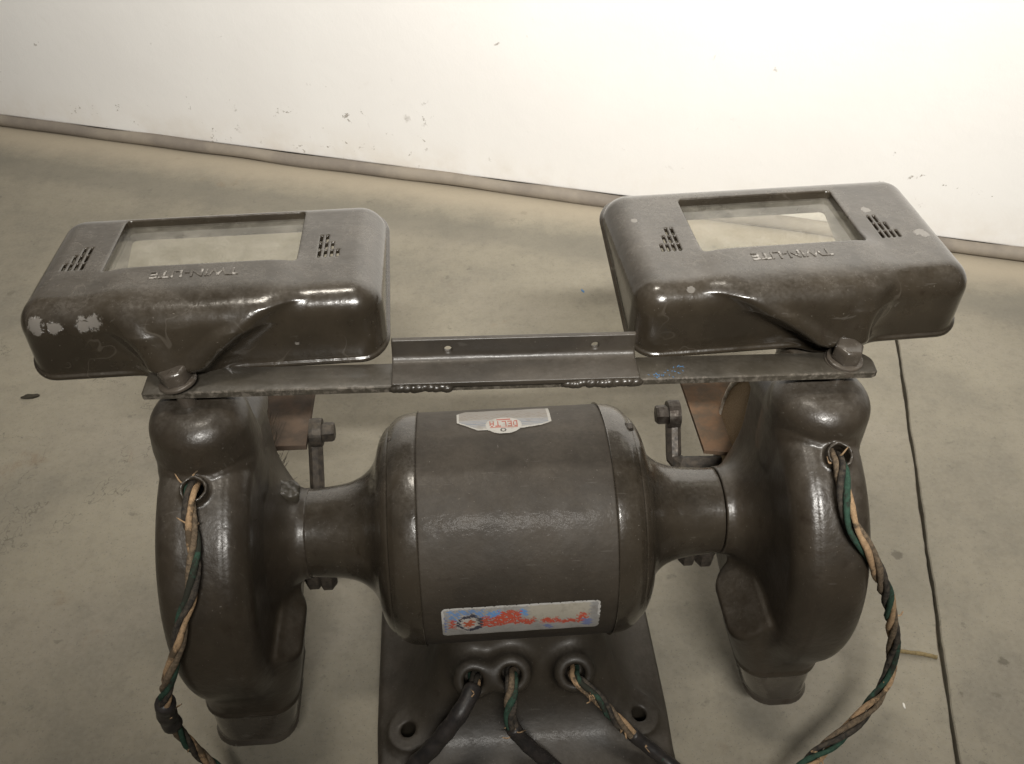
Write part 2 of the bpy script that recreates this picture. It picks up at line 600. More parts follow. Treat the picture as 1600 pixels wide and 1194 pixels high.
# refine the bell profile with a spline, then turn it
bp = catmull([(a - .0025 * min(1, max(0, (a - .0608) / .02)) * (1 if a < .12 else 0), b - (.0020 if a < .09 else .0010) , 0) for a, b in bell], 4)[:, :2]
bells = []
for s in (-1, 1):
    v, f = lathe_x([(s * a, b) for a, b in bp], 160)
    if s < 0:
        f = [q[::-1] for q in f]
    o = mesh_pydata('end_bell', v, f, M_motor, root, loc=(-.003, 0, H))
    o.data.set_sharp_from_angle(angle=R_(60))
    bells.append(o)

# base and pedestal: one casting ---------------------------------------------
GL = [(-.034, .0), (-.009, .003), (.034, .0)]
def f_base(p):
    x, y, z = p[:, 0], p[:, 1], p[:, 2]
    plate = rbox(p, (0, -.014, .007), (.103, .116, .0095), .004)
    t = (z - .012) / .08
    hx = .080 - .030 * t
    yf = -.089 + .034 * t
    q = np.stack([np.abs(x) - hx, yf - y, y - (.075 - .03 * t)], -1) + .022
    body = np.linalg.norm(np.maximum(q, 0), axis=-1) + np.minimum(q.max(-1), 0) - .022
    body = smax(body * .88, z - .125, .01)
    d = smin(plate, body, .034)
    for sx in (-1, 1):
        for yy in (-.081, .075):
            rad = np.hypot(x - sx * .0815, y - yy)
            d = smin(d, np.maximum(rad - .0135, z - .0225), .008)
    for gx, dz in GL:
        a = np.array([gx, -.045, .052 + dz])
        b = np.array([gx, -.079, .077 + dz])
        ab = b - a
        pa = p - a
        L = np.linalg.norm(ab)
        ax = pa @ ab / L
        rad = np.linalg.norm(pa - np.outer(ax, ab / L), axis=1)
        q2 = np.stack([rad - .0140, ax - L], -1) + .005
        c = np.linalg.norm(np.maximum(q2, 0), axis=-1) + np.minimum(q2.max(-1), 0) - .005
        c = np.maximum(c, -ax)
        d = smin(d, c, .010)
        d = smax(d, -(np.maximum(rad - .0068, L - .014 - ax)), .003)
    for sx in (-1, 1):
        for yy in (-.081, .075):
            rad = np.hypot(x - sx * .0815, y - yy)
            d = smax(d, -(rad - .0052), .0015)
    return d
P, F = surface(f_base, (-.112, -.138, -.006), (.112, .112, .13), .0017)
P[:, 2] = np.maximum(P[:, 2], .0006)
mesh_np('base', P, F, M_base, root)
for sx in (-1, 1):                      # ground seen dark through the screw holes is the floor itself; rims carry a worn washer ring
    v, f = lathe_x([(.0215, .0052), (.0232, .0056), (.0234, .0085), (.0226, .0105)], 28, cap=False)
    v = [(b, c, a) for a, b, c in v]
    mesh_pydata('screw_hole_rim', v, [q[::-1] for q in f], M_steel, root, loc=(sx * .0815, -.081, 0))

# wheel guards -----------------------------------------------------------------
def make_f_guard(outer, cin0, cslope, cout, cbot, zt):
    def f_guard(p):
        x, y, z = p[:, 0], p[:, 1], p[:, 2]
        r = np.hypot(y, z)
        def rr2(a, b, lo, hi, hb, k):
            q = np.stack([np.abs(a - (lo + hi) / 2) - (hi - lo) / 2, np.abs(b) - hb], -1) + k
            return np.linalg.norm(np.maximum(q, 0), axis=-1) + np.minimum(q.max(-1), 0) - k
        disc = rr2(x, r, .1585, outer, .1045, .0165)
        t = np.clip((x - .1405) / .019, 0, 1)
        hub = np.maximum(r - (.0302 + .026 * t ** 2.2), np.maximum(.1383 - x, x - .19)) * .7
        g = smin(disc, hub, .005)
        g = smax(g, -(np.hypot(x - .1705, r - .1046) - .0011), .0006)
        # dust chute
        zf = z + H
        xin = cin0 - (zf - .03) * cslope
        cx, hx = (xin + cout) / 2, (cout - xin) / 2
        q = np.stack([np.abs(x - cx) - hx, np.abs(y + .054) - .031], -1) + .017
        ch2 = (np.linalg.norm(np.maximum(q, 0), axis=-1) + np.minimum(q.max(-1), 0) - .017) * .95
        lip = .0012 * np.clip(1 - np.abs(zf - cbot - .040) / .003, 0, 1)
        chute = smax(ch2 - lip, np.maximum(cbot + .036 - zf, zf - .128 + 1.0 * np.maximum(0, .155 - x)), .003)
        g = smin(g, chute, .0075)
        g = np.maximum(g, -np.maximum(ch2 + .004, zf - .06))
        # lamp socket bulb on top
        zb = np.clip(z, .068, zt)
        rb = np.hypot(x - .1865, (y + .007) * .97)
        lean = .0305 - .10 * np.maximum(0, z - .100)
        q = np.stack([rb - lean, z - (zt + .0265)], -1) + .015
        col_ = np.linalg.norm(np.maximum(q, 0), axis=-1) + np.minimum(q.max(-1), 0) - .015
        low_ = np.sqrt(rb ** 2 + (z - np.maximum(z, .068)) ** 2) - .0302
        bulb = np.maximum(col_, low_)
        post = np.maximum(np.hypot((x - .190) * .92, y - .028) - .0195, np.maximum(.07 - z, z - zt - .0325))
        bulb = smin(bulb, post, .008)
        bead = np.sqrt(g ** 2 + bulb ** 2) - .0018
        d = smin(g, bulb, .0018)
        d = smin(d, bead, .0012)
        # cord hole at the seam
        a = np.array([.1868, -.047, .098])
        n = np.array([0, -.45, .89])
        pa = p - a
        ax = pa @ n
        rad = np.linalg.norm(pa - np.outer(ax, n), axis=1)
        d = smin(d, np.maximum(np.abs(rad - .0066) - .0012, np.abs(ax + .006) - .0085), .003)
        d = smax(d, -np.maximum(rad - .0058, -.022 - ax), .0015)
        # wheel chamber and its mouth towards the front
        cav = rr2(x, r, .1625, outer - .004, .0960, .0135)
        mouth = np.maximum(np.maximum(.035 - y, np.abs(z + .002) - .082), np.abs(x - .17) - .042)
        d = smax(d, -np.minimum(cav, mouth), .002)
        return d
    return f_guard
guards = []
for s, args in ((-1, (.2130, .1585, .19, .2135, .024, .1030)), (1, (.2070, .1600, .33, .2020, .030, .0930))):
    P, F = surface(make_f_guard(*args), (.112, -.112, -.126), (.222, .112, .146), .0015)
    P[:, 0] *= s
    if s < 0:
        F = F[:, ::-1]
    g = mesh_np('wheel_guard', P, F, M_paint, root, loc=(0, 0, H))
    g['label'] = 'left-hand wheel guard with rounded lamp socket and dust chute' if s < 0 else 'right-hand wheel guard with rounded lamp socket and dust chute'
    guards.append(g)
    co, ci, sl, cb = args[3], args[1], args[2], args[4]
    def f_sp(p, co=co, ci=ci, sl=sl, cb=cb):
        zf = p[:, 2] + H
        xin = ci - (zf - .03) * sl
        cx, hx = (xin + co) / 2, (co - xin) / 2 - .0009
        q = np.stack([np.abs(p[:, 0] - cx) - hx, np.abs(p[:, 1] + .054) - .0300], -1) + .016
        c = (np.linalg.norm(np.maximum(q, 0), axis=-1) + np.minimum(q.max(-1), 0) - .016) * .95
        lip = .0022 * np.clip(1 - np.abs(zf - cb - .003) / .0035, 0, 1)
        d = smax(c - lip, np.maximum(cb - zf, zf - cb - .06), .0015)
        return np.maximum(d, -np.maximum(c + .0028, zf - cb - .05))
    P, F = surface(f_sp, (.135, -.090, cb - H - .006), (.222, -.018, cb - H + .066), .0011)
    P[:, 0] *= s
    if s < 0:
        F = F[:, ::-1]
    mesh_np('dust_spout', P, F, M_spout, g)

# wheels
v, f = lathe_x([(.1665, .020), (.1665, .0925), (.1675, .0935), (.1905, .0935), (.1915, .0925), (.1915, .020)], 96)
o = mesh_pydata('grinding_wheel', v, f, M_grit, root, loc=(-.003, 0, H))
o.data.set_sharp_from_angle(angle=R_(40))
v, f = lathe_x([(.1660, .015), (.1655, .0490), (.1660, .0500), (.1667, .015)], 96)
mesh_pydata('paper_washer', v, f, M_blot, o)
v, f = lathe_x([(.1663, .0885), (.1656, .0895), (.1654, .0915), (.1660, .0930), (.1675, .0942), (.1700, .0940)], 96, cap=False)
mesh_pydata('pale_worn_rim', v, f, M_blot, o)
v, f = lathe_x([(-.208, .010), (-.208, .050), (-.206, .056), (-.176, .056), (-.174, .050), (-.174, .010)], 48)
hub = mesh_pydata('wire_wheel', v, f, M_darksteel, root, loc=(0, 0, H))
vv, ff = [], []
for i in range(2600):
    a = random.uniform(0, 2 * math.pi)
    x0 = random.uniform(-.203, -.172)
    x1 = x0 + random.gauss(.003, .005)
    r1 = random.uniform(.084, .093)
    a1 = a + random.gauss(0, .06)
    A_ = Vector((x0, .050 * math.cos(a), .050 * math.sin(a)))
    B_ = Vector((x1, r1 * math.cos(a1), r1 * math.sin(a1)))
    d = (B_ - A_).normalized()
    n1 = d.orthogonal().normalized() * .00016
    n2 = d.cross(n1)
    b = len(vv)
    for q in (A_, B_):
        for k in range(3):
            t = 2.094 * k
            vv.append(q + n1 * math.cos(t) + n2 * math.sin(t))
    for k in range(3):
        m = (k + 1) % 3
        ff.append((b + k, b + m, b + 3 + m, b + 3 + k))
bo = mesh_pydata('bristles', vv, ff, M_wire, hub)
bo['kind'] = 'stuff'

# helpers for bolts
def bolt_bm(r_flat, h, rw, hw, shank=0.0, rs=.004):
    """hex head on a washer, pointing +z, washer underside at z = 0"""
    bm = bmesh.new()
    def ring(rad, z, n, off=0):
        return [bm.verts.new((rad * math.cos(2 * math.pi * i / n + off), rad * math.sin(2 * math.pi * i / n + off), z)) for i in range(n)]
    def stack(rings, cap0=True, cap1=True):
        for a, b in zip(rings, rings[1:]):
            n = len(a)
            for i in range(n):
                bm.faces.new((a[i], a[(i + 1) % n], b[(i + 1) % n], b[i]))
        if cap0:
            bm.faces.new(rings[0][::-1])
        if cap1:
            bm.faces.new(rings[-1])
    if hw:
        stack([ring(rw * .97, 0, 32), ring(rw, hw * .3, 32), ring(rw, hw * .75, 32), ring(rw * .95, hw, 32)])
    rc = r_flat / math.cos(math.pi / 6)
    stack([ring(rc * .98, hw * .98, 6), ring(rc, hw + h * .12, 6), ring(rc, hw + h * .78, 6), ring(rc * .90, hw + h * .96, 6), ring(rc * .72, hw + h, 6)])
    if shank:
        stack([ring(rs, -shank, 16), ring(rs, hw * .5, 16)])
    return bm

# tool rests: rusty plate, cranked arm, clamp bolt ------------------------------
def tool_rest(s):
    t = empty('tool_rest', (0, 0, 0), root)
    if s < 0:
        M = Matrix.Translation((-.1685, .1115, .150)) @ Euler((0, 0, R_(-1))).to_matrix().to_4x4()
        bm = bmesh.new()
        bm_box(bm, -.0215, .0205, -.034, .036, -.0025, .0025, .0006, M)
        obj_bm('rest_plate', bm, M_rust2, t)
        bx, by, bz = -.1430, .090, .1525
        pts = [(-.1440, .094, .150), (-.1440, .075, .128), (-.1440, .058, .110), (-.1420, .040, .100)]
        ylow = -.004
        lows = [(-.1450, .004, .0830, .0062), (-.1350, .002, .0835, .0058)]
    else:
        bm = bmesh.new()
        pl = [(.141, .132), (.196, .128), (.176, .045), (.142, .052)]
        vs = []
        for z in (.1475, .1510):
            vs.append([bm.verts.new((a, b, z)) for a, b in pl])
        bm.faces.new(vs[0][::-1])
        bm.faces.new(vs[1])
        for i in range(4):
            j = (i + 1) % 4
            bm.faces.new((vs[0][i], vs[0][j], vs[1][j], vs[1][i]))
        obj_bm('rest_plate', bm, M_rust, t)
        bx, by, bz = .1275, .0905, .1525
        pts = [(.1270, .092, .152), (.1262, .080, .138), (.1255, .068, .1265), (.1300, .0625, .1265), (.160, .060, .1275)]
        lows = [(.1255, .002, .0870, .0058), (.1385, .002, .0850, .0062)]
    # arm: flat bar following the points
    P = np.array(pts)
    Q, _ = resample(catmull(P, 6) if s < 0 else P, .004)
    v, f = tube(Q, .0060, 8, flat=.8)
    mesh_pydata('rest_arm', v, f, M_darksteel, t, smooth=False)
    bm = bolt_bm(.0066, .0090, .0108, .0090)
    b = obj_bm('clamp_bolt', bm, M_darksteel if s < 0 else M_steel, t)
    b.location = (bx - (.0035 if s < 0 else -.0035), by, bz)
    b.rotation_euler = (0, R_(90 if s < 0 else -90), 0)
    for (lx, ly, lz, r) in lows:
        bm = bolt_bm(r, .013, r * 1.25, .004, .02, .003)
        c = obj_bm('bracket_bolt', bm, M_darksteel, t)
        c.location = (lx, ly, lz + .018)
        c.rotation_euler = (R_(180), 0, 0)
    return t
tool_rest(-1)
tool_rest(1)
# knobbly clamp lug on top of the left neck
def f_lug(p):
    d = rbox(p, (0, 0, 0), (.008, .007, .0045), .003)
    return d + .0008 * np.sin(p[:, 0] * 700) * np.sin(p[:, 1] * 900)
P, F = surface(f_lug, (-.011, -.010, -.008), (.011, .010, .008), .0009)
o = mesh_np('clamp_lug', P, F, M_bar, root, loc=(-.150, .006, .1805))
o.rotation_euler = (0, R_(12), 0)

# tie-rod ends on the motor's shoulders
for (x, y, z, s) in ((-.0775, .014, .2135, -1), (.0725, .014, .2150, 1)):
    bm = bolt_bm(.0026, .0035, .0036, .0012)
    o = obj_bm('tie_rod_nut', bm, M_darksteel, root)
    o.location = (x, y, z)
    o.rotation_euler = (0, R_(80 * s), 0)

# ------------------------------------------------------------------ lamp shields
LH = .0448
def make_f_lamp(xb, w0, w1, LW, LD, full=True):
    def f(p):
        x, y, z = p[:, 0], p[:, 1], p[:, 2]
        rc = .017
        q = np.stack([np.abs(x) - LW / 2, np.abs(y - LD / 2) - LD / 2], -1) + rc
        dxy = np.linalg.norm(np.maximum(q, 0), axis=-1) + np.minimum(q.max(-1), 0) - rc
        R = .0170
        q = np.stack([dxy, z], -1) + R
        b = np.linalg.norm(np.maximum(q, 0), axis=-1) + np.minimum(q.max(-1), 0) - R
        zb = -(LH - .033 * np.clip(y / LD, 0, 1))
        b = smax(b, zb - z, .002)
        bead = np.sqrt(dxy ** 2 + (z - zb) ** 2) - .0017
        # the V-shaped throat that gathers the hood into its neck
        t = np.clip((-z - .004) / .034, 0, 1)
        hw = .0120 + .030 * (1 - t) ** 1.55
        xc = xb * t ** .9 - .002 * (1 - t)
        prot = .0145 * np.clip((-z - .000) / .032, 0, 1.0)
        prot = prot - .012 * np.clip((-z - .032) / .013, 0, 1) ** 1.4
        q = np.stack([np.abs(x - xc) - hw, -(y + prot), y - .040], -1) + .010
        v = (np.linalg.norm(np.maximum(q, 0), axis=-1) + np.minimum(q.max(-1), 0) - .010) * .8
        zr = np.clip((-z - .004) / .010, 0, 1) * np.clip((.043 + z) / .008, 0, 1)
        rid = np.hypot((np.abs(x - xc) - hw + .0045) * .82, y + prot - .0035) * .9 - .0052 * zr - .0006
        v = smin(v, rid, .004)
        v = smax(v, np.maximum(z + .0045, -.0440 - z), .009)
        nk = np.maximum(np.hypot((x - xb) * .92, y - .0250) - .0215, np.maximum(z + .022, -.060 - z))
        d = smin(smin(b, v, .019), nk, .014)
        d = smin(d, bead, .0014)
        # window
        q = np.stack([np.abs(x - (w0 + w1) / 2) - (w1 - w0) / 2, np.abs(y - .0705) - .0305], -1) + .003
        wdw = np.linalg.norm(np.maximum(q, 0), axis=-1) + np.minimum(q.max(-1), 0) - .003
        d = smax(d, -wdw, .0016)
        # bulb chambers either side, open below
        for a0, a1 in ((-LW / 2 + .003, w0 - .003), (w1 + .003, LW / 2 - .003)):
            q = np.stack([np.abs(x - (a0 + a1) / 2) - (a1 - a0) / 2, np.abs(y - .060) - .0490, z + .0030], -1) + .0165
            ch = np.linalg.norm(np.maximum(q, 0), axis=-1) + np.minimum(q.max(-1), 0) - .0165
            d = np.maximum(d, -ch)
        # louvre slots
        if full:
            sl = np.full(len(p), 1.0)
            for sgn, e in ((1, w1), (-1, w0)):
                for i, nn in enumerate((3, 3, 2, 1)):
                    cx = e + sgn * (.0130 + i * .0036)
                    for k in range(nn):
                        cy = .0475 + k * .0088
                        sl = np.minimum(sl, np.maximum(np.abs(x - cx) - .00080, np.abs(y - cy) - .0038))
            d = np.maximum(d, -np.maximum(sl, -.012 - z))
        return d
    return f

def glass():
    m = NT('dusty_glass')
    g = m.n('BsdfGlossy')
    g.inputs['Roughness'].default_value = .05
    t = m.n('BsdfTransparent')
    t.inputs[0].default_value = (.90, .90, .86, 1)
    d = m.n('BsdfDiffuse')
    d.inputs[0].default_value = (.50, .47, .41, 1)
    fr = m.n('Fresnel')
    fr.inputs[0].default_value = 1.5
    a = m.n('MixShader')
    gg = m.n('NewGeometry')
    m.l(m.math('MULTIPLY', fr.outputs[0], m.math('SUBTRACT', 1.0, gg.outputs['Backfacing'])), a.inputs[0])
    m.l(t.outputs[0], a.inputs[1])
    m.l(g.outputs[0], a.inputs[2])
    b = m.n('MixShader')
    dn = m.math('ADD', m.ramp(m.noise(45, 5, .7), .35, .75, .07, .26), m.ramp(m.noise(500, 3, .6), .5, .7, 0, .04))
    m.l(dn, b.inputs[0])
    m.l(a.outputs[0], b.inputs[1])
    m.l(d.outputs[0], b.inputs[2])
    m.l(b.outputs[0], m.out.inputs[0])
    return m.m
M_glass = glass()
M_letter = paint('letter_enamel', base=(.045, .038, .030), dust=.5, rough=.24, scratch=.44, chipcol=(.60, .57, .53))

def lettering(parent, f_s, cx, cy, width, cap, matl):
    c = bpy.data.curves.new('lettering', 'FONT')
    c.body = 'TWIN-LITE'
    c.align_x = 'CENTER'
    c.align_y = 'CENTER'
    c.resolution_u = 3
    c.extrude = .5
    c.offset = .01
    tmp = bpy.data.objects.new('tmp', c)
    C.objects.link(tmp)
    bpy.context.view_layer.update()
    me = bpy.data.meshes.new_from_object(tmp.evaluated_get(bpy.context.evaluated_depsgraph_get()))
    bpy.data.objects.remove(tmp)
    bpy.data.curves.remove(c)
    bm = bmesh.new()
    bm.from_mesh(me)
    bpy.data.meshes.remove(me)
    co = np.array([v.co for v in bm.verts])
    x = co[:, 0] / (co[:, 0].max() - co[:, 0].min()) * width
    y = (co[:, 1] - (co[:, 1].max() + co[:, 1].min()) / 2) / (co[:, 1].max() - co[:, 1].min()) * cap
    top = co[:, 2] > 0
    X, Y = cx - x, cy - y               # turned to be read from the operator's side
    lo, hi = np.full(len(X), -.03), np.full(len(X), .004)
    for _ in range(22):
        mid = (lo + hi) / 2
        ins = f_s(np.stack([X, Y, mid], 1)) < 0
        lo = np.where(ins, mid, lo)
        hi = np.where(ins, hi, mid)
    Z = hi + np.where(top, .00042, -.0006)
    for v, a, b, d in zip(bm.verts, X, Y, Z):
        v.co = (a, b, d)
    o = obj_bm('lettering', bm, matl, parent)
    return o

lamp_cfg = [
    dict(loc=(-.1733, .0108, .3297), rot=(-2.0, -.7, .4), xb=-.015, w=(-.060, .052), tx=-.004, LW=.2050, LD=.1145,
         chips=[((-.0890, .003, -.010), .0050), ((-.0785, .0015, -.011), .0042), ((-.0570, .0015, -.009), .0050), ((-.0635, .001, -.010), .0045),
                ((-.0480, .010, -.0025), .0026), ((-.096, .022, -.006), .0035), ((-.030, -.001, -.014), .0022), ((.052, -.001, -.030), .0016)],
         label='left-hand hooded lamp shield with large flaked paint spots on its shoulder'),
    dict(loc=(.1803, .0140, .3222), rot=(1.4, .4, 2.9), xb=.022, w=(-.056, .0475), tx=-.005, LW=.2090, LD=.1210,
         chips=[((.086, .046, -.001), .0048), ((-.030, .002, -.008), .0040), ((.092, .008, -.009), .0035), ((-.072, .008, -.003), .002),
                ((.062, .076, .0), .0030), ((-.090, .080, .0), .0022)],
         label='right-hand hooded lamp shield with scuffed corner, turned slightly outward'),
]
for k, cf in enumerate(lamp_cfg):
    ff_ = make_f_lamp(cf['xb'], *cf['w'], cf['LW'], cf['LD'])
    P, F = surface(ff_, (-.107, -.020, -.070), (.107, .124, .006), .0009, newton=4)
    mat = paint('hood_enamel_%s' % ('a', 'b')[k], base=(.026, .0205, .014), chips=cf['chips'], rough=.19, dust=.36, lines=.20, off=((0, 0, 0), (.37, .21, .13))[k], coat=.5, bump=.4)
    o = mesh_np('lamp_shield', P, F, mat, root)
    e = Euler([R_(a) for a in cf['rot']], 'XYZ')
    # fitted as Rz * Rx * Ry
    o.matrix_local = Matrix.Translation((cf['loc'][0] - .005, cf['loc'][1], cf['loc'][2])) @ Matrix.Rotation(R_(cf['rot'][2]), 4, 'Z') @ Matrix.Rotation(R_(cf['rot'][0]), 4, 'X') @ Matrix.Rotation(R_(cf['rot'][1]), 4, 'Y')
    o['label'] = cf['label']
    w0, w1 = cf['w']
    bm = bmesh.new()
    bm_box(bm, w0 - .001, w1 + .001, .0392, .1018, -.0066, -.0054)
    obj_bm('window_pane', bm, M_glass, o)
    lettering(o, make_f_lamp(cf['xb'], *cf['w'], cf['LW'], cf['LD'], full=False), cf['tx'], .0285, .050, .0072, M_letter)

# ------------------------------------------------------------------ bar with angle bracket
bar_z0, bar_z1 = .2850, .2775
bx0, bx1 = -.2125, .2135              # root-local ends
bar = empty('cross_bar', (0, 0, (bar_z0 + bar_z1) / 2), root)
bar.rotation_euler = (0, math.atan((bar_z0 - bar_z1) / .41), R_(-.4))
bm = bmesh.new()
out = [(bx0, -.0135), (bx0 + .001, -.0145), (bx1 - .004, -.0145), (bx1 - .001, -.013)]
for i in range(5):                      # rounded right-hand tip
    t = i / 4 * math.pi / 2
    out.append((bx1 - .010 + .010 * math.cos(t), -.004 + .0095 * math.sin(t)))
out += [(bx0 + .002, .0072), (bx0, .0062)]
rows = []
for z, ins in ((-.0030, .0008), (-.0024, 0), (.0012, 0), (.0020, .0008)):
    rows.append([bm.verts.new((a + (ins if a < 0 else -ins), b + (ins if b < -.002 else -ins), z)) for a, b in out])
bm.faces.new(rows[0][::-1])
bm.faces.new(rows[-1])
for a, b in zip(rows, rows[1:]):
    for i in range(len(out)):
        j = (i + 1) % len(out)
        bm.faces.new((a[i], a[j], b[j], b[i]))
obj_bm('flat_bar', bm, M_bar, bar, smooth=True, angle=40)

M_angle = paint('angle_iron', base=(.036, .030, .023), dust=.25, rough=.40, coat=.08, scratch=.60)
ang = bmesh.new()
AX0, AX1 = -.0725, .0700
sec = [(-.0165, .0022), (-.0165, .0052), (.0010, .0052), (.0035, .0060), (.0052, .0080), (.0058, .0105), (.0064, .0245), (.0094, .0245),
       (.0090, .0065), (.0070, .0035), (.0040, .0022)]
# vertical flange with two drilled holes: made as an implicit shape
def f_ang(p):
    x, y, z = p[:, 0], p[:, 1], p[:, 2]
    hor = rbox(p, ((AX0 + AX1) / 2, -.0050, .0040), ((AX1 - AX0) / 2, .0120, .0018), .0006)
    ver = rbox(p, ((AX0 + AX1) / 2, .0062, .0105), ((AX1 - AX0) / 2, .0016, .0095), .0006)
    d = smin(hor, ver, .0060)
    d = np.maximum(d, np.maximum(AX0 - x, x - AX1))
    for hx in (-.0400, .0460):
        d = smax(d, -(np.hypot(x - hx, z - .0125) - .0022), .0008)
    return d
P, F = surface(f_ang, (-.078, -.020, .000), (.081, .011, .028), .0008)
o = mesh_np('angle_bracket', P, F, M_angle, bar)
# two weld beads at the front edge
def weld(x0, x1, seed):
    r2 = random.Random(seed)
    bm = bmesh.new()
    x = x0
    while x < x1:
        r = r2.uniform(.0023, .0029)
        m = Matrix.Translation((x, -.0160 + r2.uniform(-.0005, .0005), .0016 + r2.uniform(-.0006, .0006))) @ Euler((0, R_(r2.uniform(-30, 0)), 0)).to_matrix().to_4x4() @ Matrix.Diagonal((r * 1.4, r * 1.0, r * 1.0, 1))
        bmesh.ops.create_icosphere(bm, subdivisions=3, radius=1, matrix=m)
        x += r2.uniform(.0011, .0021)
    return obj_bm('weld_bead', bm, M_weld, bar, smooth=True)
weld(-.0705, -.040, 3)
weld(.028, .0690, 8)

# lamp bolts through the bar
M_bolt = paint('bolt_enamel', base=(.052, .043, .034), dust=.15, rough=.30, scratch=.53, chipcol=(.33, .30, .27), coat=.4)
for (x, y, z, tilt, tall, yaw) in ((-.1925, -.0065, .2895, (-6, -8), .0085, 12), (.1955, -.0045, .2790, (4, 4), .0100, 3)):
    bm = bolt_bm(  .0078, tall, .0110, .0024, .02, .005)
    bmesh.ops.bevel(bm, geom=[e for e in bm.edges], offset=.0004, segments=1, affect='EDGES')
    b = obj_bm('lamp_bolt', bm, M_bolt, root, smooth=True, angle=35)
    b.location = (x, y, z - .0012)
    b.rotation_euler = (R_(tilt[0]), R_(tilt[1]), R_(yaw))
    if tall > .009:
        b.location.z += .002
        bm = bmesh.new()
        bmesh.ops.create_cone(bm, cap_ends=True, segments=32, radius1=.0120, radius2=.0116, depth=.0028)
        wsh = obj_bm('washer', bm, M_bolt, b, smooth=True, angle=40)
        wsh.location = (0, 0, -.0012)
# blue paint smears on the bar
M_blue = simple('blue_paint_speck', (.08, .20, .38), .6, scale=500)
bm = bmesh.new()
r3 = random.Random(4)
for (cx, cy, n, sp) in ((.0835, -.0125, 16, .004), (.0955, -.0045, 9, .002), (.0905, -.009, 7, .003), (-.069, -.0135, 4, .001)):
    for i in range(n):
        x, y = cx + r3.gauss(0, sp), cy + r3.gauss(0, .0012)
        y = max(y, -.0135)
        m = Matrix.Translation((x, y, .0020)) @ Euler((0, 0, r3.uniform(0, 3))).to_matrix().to_4x4() @ Matrix.Diagonal((r3.uniform(.0003, .0009), r3.uniform(.0002, .0005), .0002, 1))
        bmesh.ops.create_icosphere(bm, subdivisions=1, radius=1, matrix=m)
obj_bm('blue_paint_marks', bm, M_blue, bar)['kind'] = 'stuff'

# ------------------------------------------------------------------ stickers (flat print laid on the barrel)
FONT = {'D': ['1110', '1001', '1001', '1001', '1110'], 'E': ['1111', '1000', '1110', '1000', '1111'], 'L': ['1000', '1000', '1000', '1000', '1111'],
        'T': ['11111', '00100', '00100', '00100', '00100'], 'A': ['0110', '1001', '1111', '1001', '1001']}
def sticker(name, x0, x1, a0, a1, cell, colf, rad):
    """quads of a printed sheet bent round the barrel; colf(x, s) gives colour or None outside; s runs from a0 to a1 in metres of arc"""
    nx = int((x1 - x0) / cell)
    ns = int(math.radians(a1 - a0) * rad / cell)
    X = np.linspace(x0, x1, nx + 1)
    A = np.radians(np.linspace(a0, a1, ns + 1))
    gx, ga = np.meshgrid(X, A, indexing='ij')
    lift = rad + .00035 + .00010 * np.sin(gx * 260 + ga * 17)
    P = np.stack([gx, -lift * np.cos(ga), lift * np.sin(ga)], -1).reshape(-1, 3)
    cx = (X[:-1] + X[1:]) / 2
    cs = (np.arange(ns) + .5) / ns * math.radians(a1 - a0) * rad
    fs, cols = [], []
    for i in range(nx):
        for j in range(ns):
            c = colf(cx[i], cs[j])
            if c is None:
                continue
            a = i * (ns + 1) + j
            fs.append((a, a + ns + 1, a + ns + 2, a + 1))
            cols.append(c)
    F = np.array(fs)
    m = NT(name + '_print')
    at = m.n('Attribute', attribute_name='print')
    dirt = m.ramp(m.noise(160, 5, .7), .48, .72, 0, .42)
    m.l(m.mix(dirt, at.outputs['Color'], (.16, .135, .105, 1)), m.b.inputs['Base Color'])
    m.b.inputs['Roughness'].default_value = .42
    used, inv = np.unique(F.ravel(), return_inverse=True)
    o = mesh_np(name, P[used], inv.reshape(F.shape), m.m, root, loc=(0, 0, H))
    ca = o.data.color_attributes.new('print', 'FLOAT_COLOR', 'CORNER')
    arr = np.ones((len(F), 4, 4), np.float32)
    arr[:, :, :3] = np.array(cols)[:, None, :]
    ca.data.foreach_set('color', arr.ravel())
    return o

def vn(x, s, k=0):
    return (math.sin(x * 911 + k) * math.sin(s * 1270 + k * 2.3) + .6 * math.sin(x * 2310 + s * 1700 + k)) / 1.6

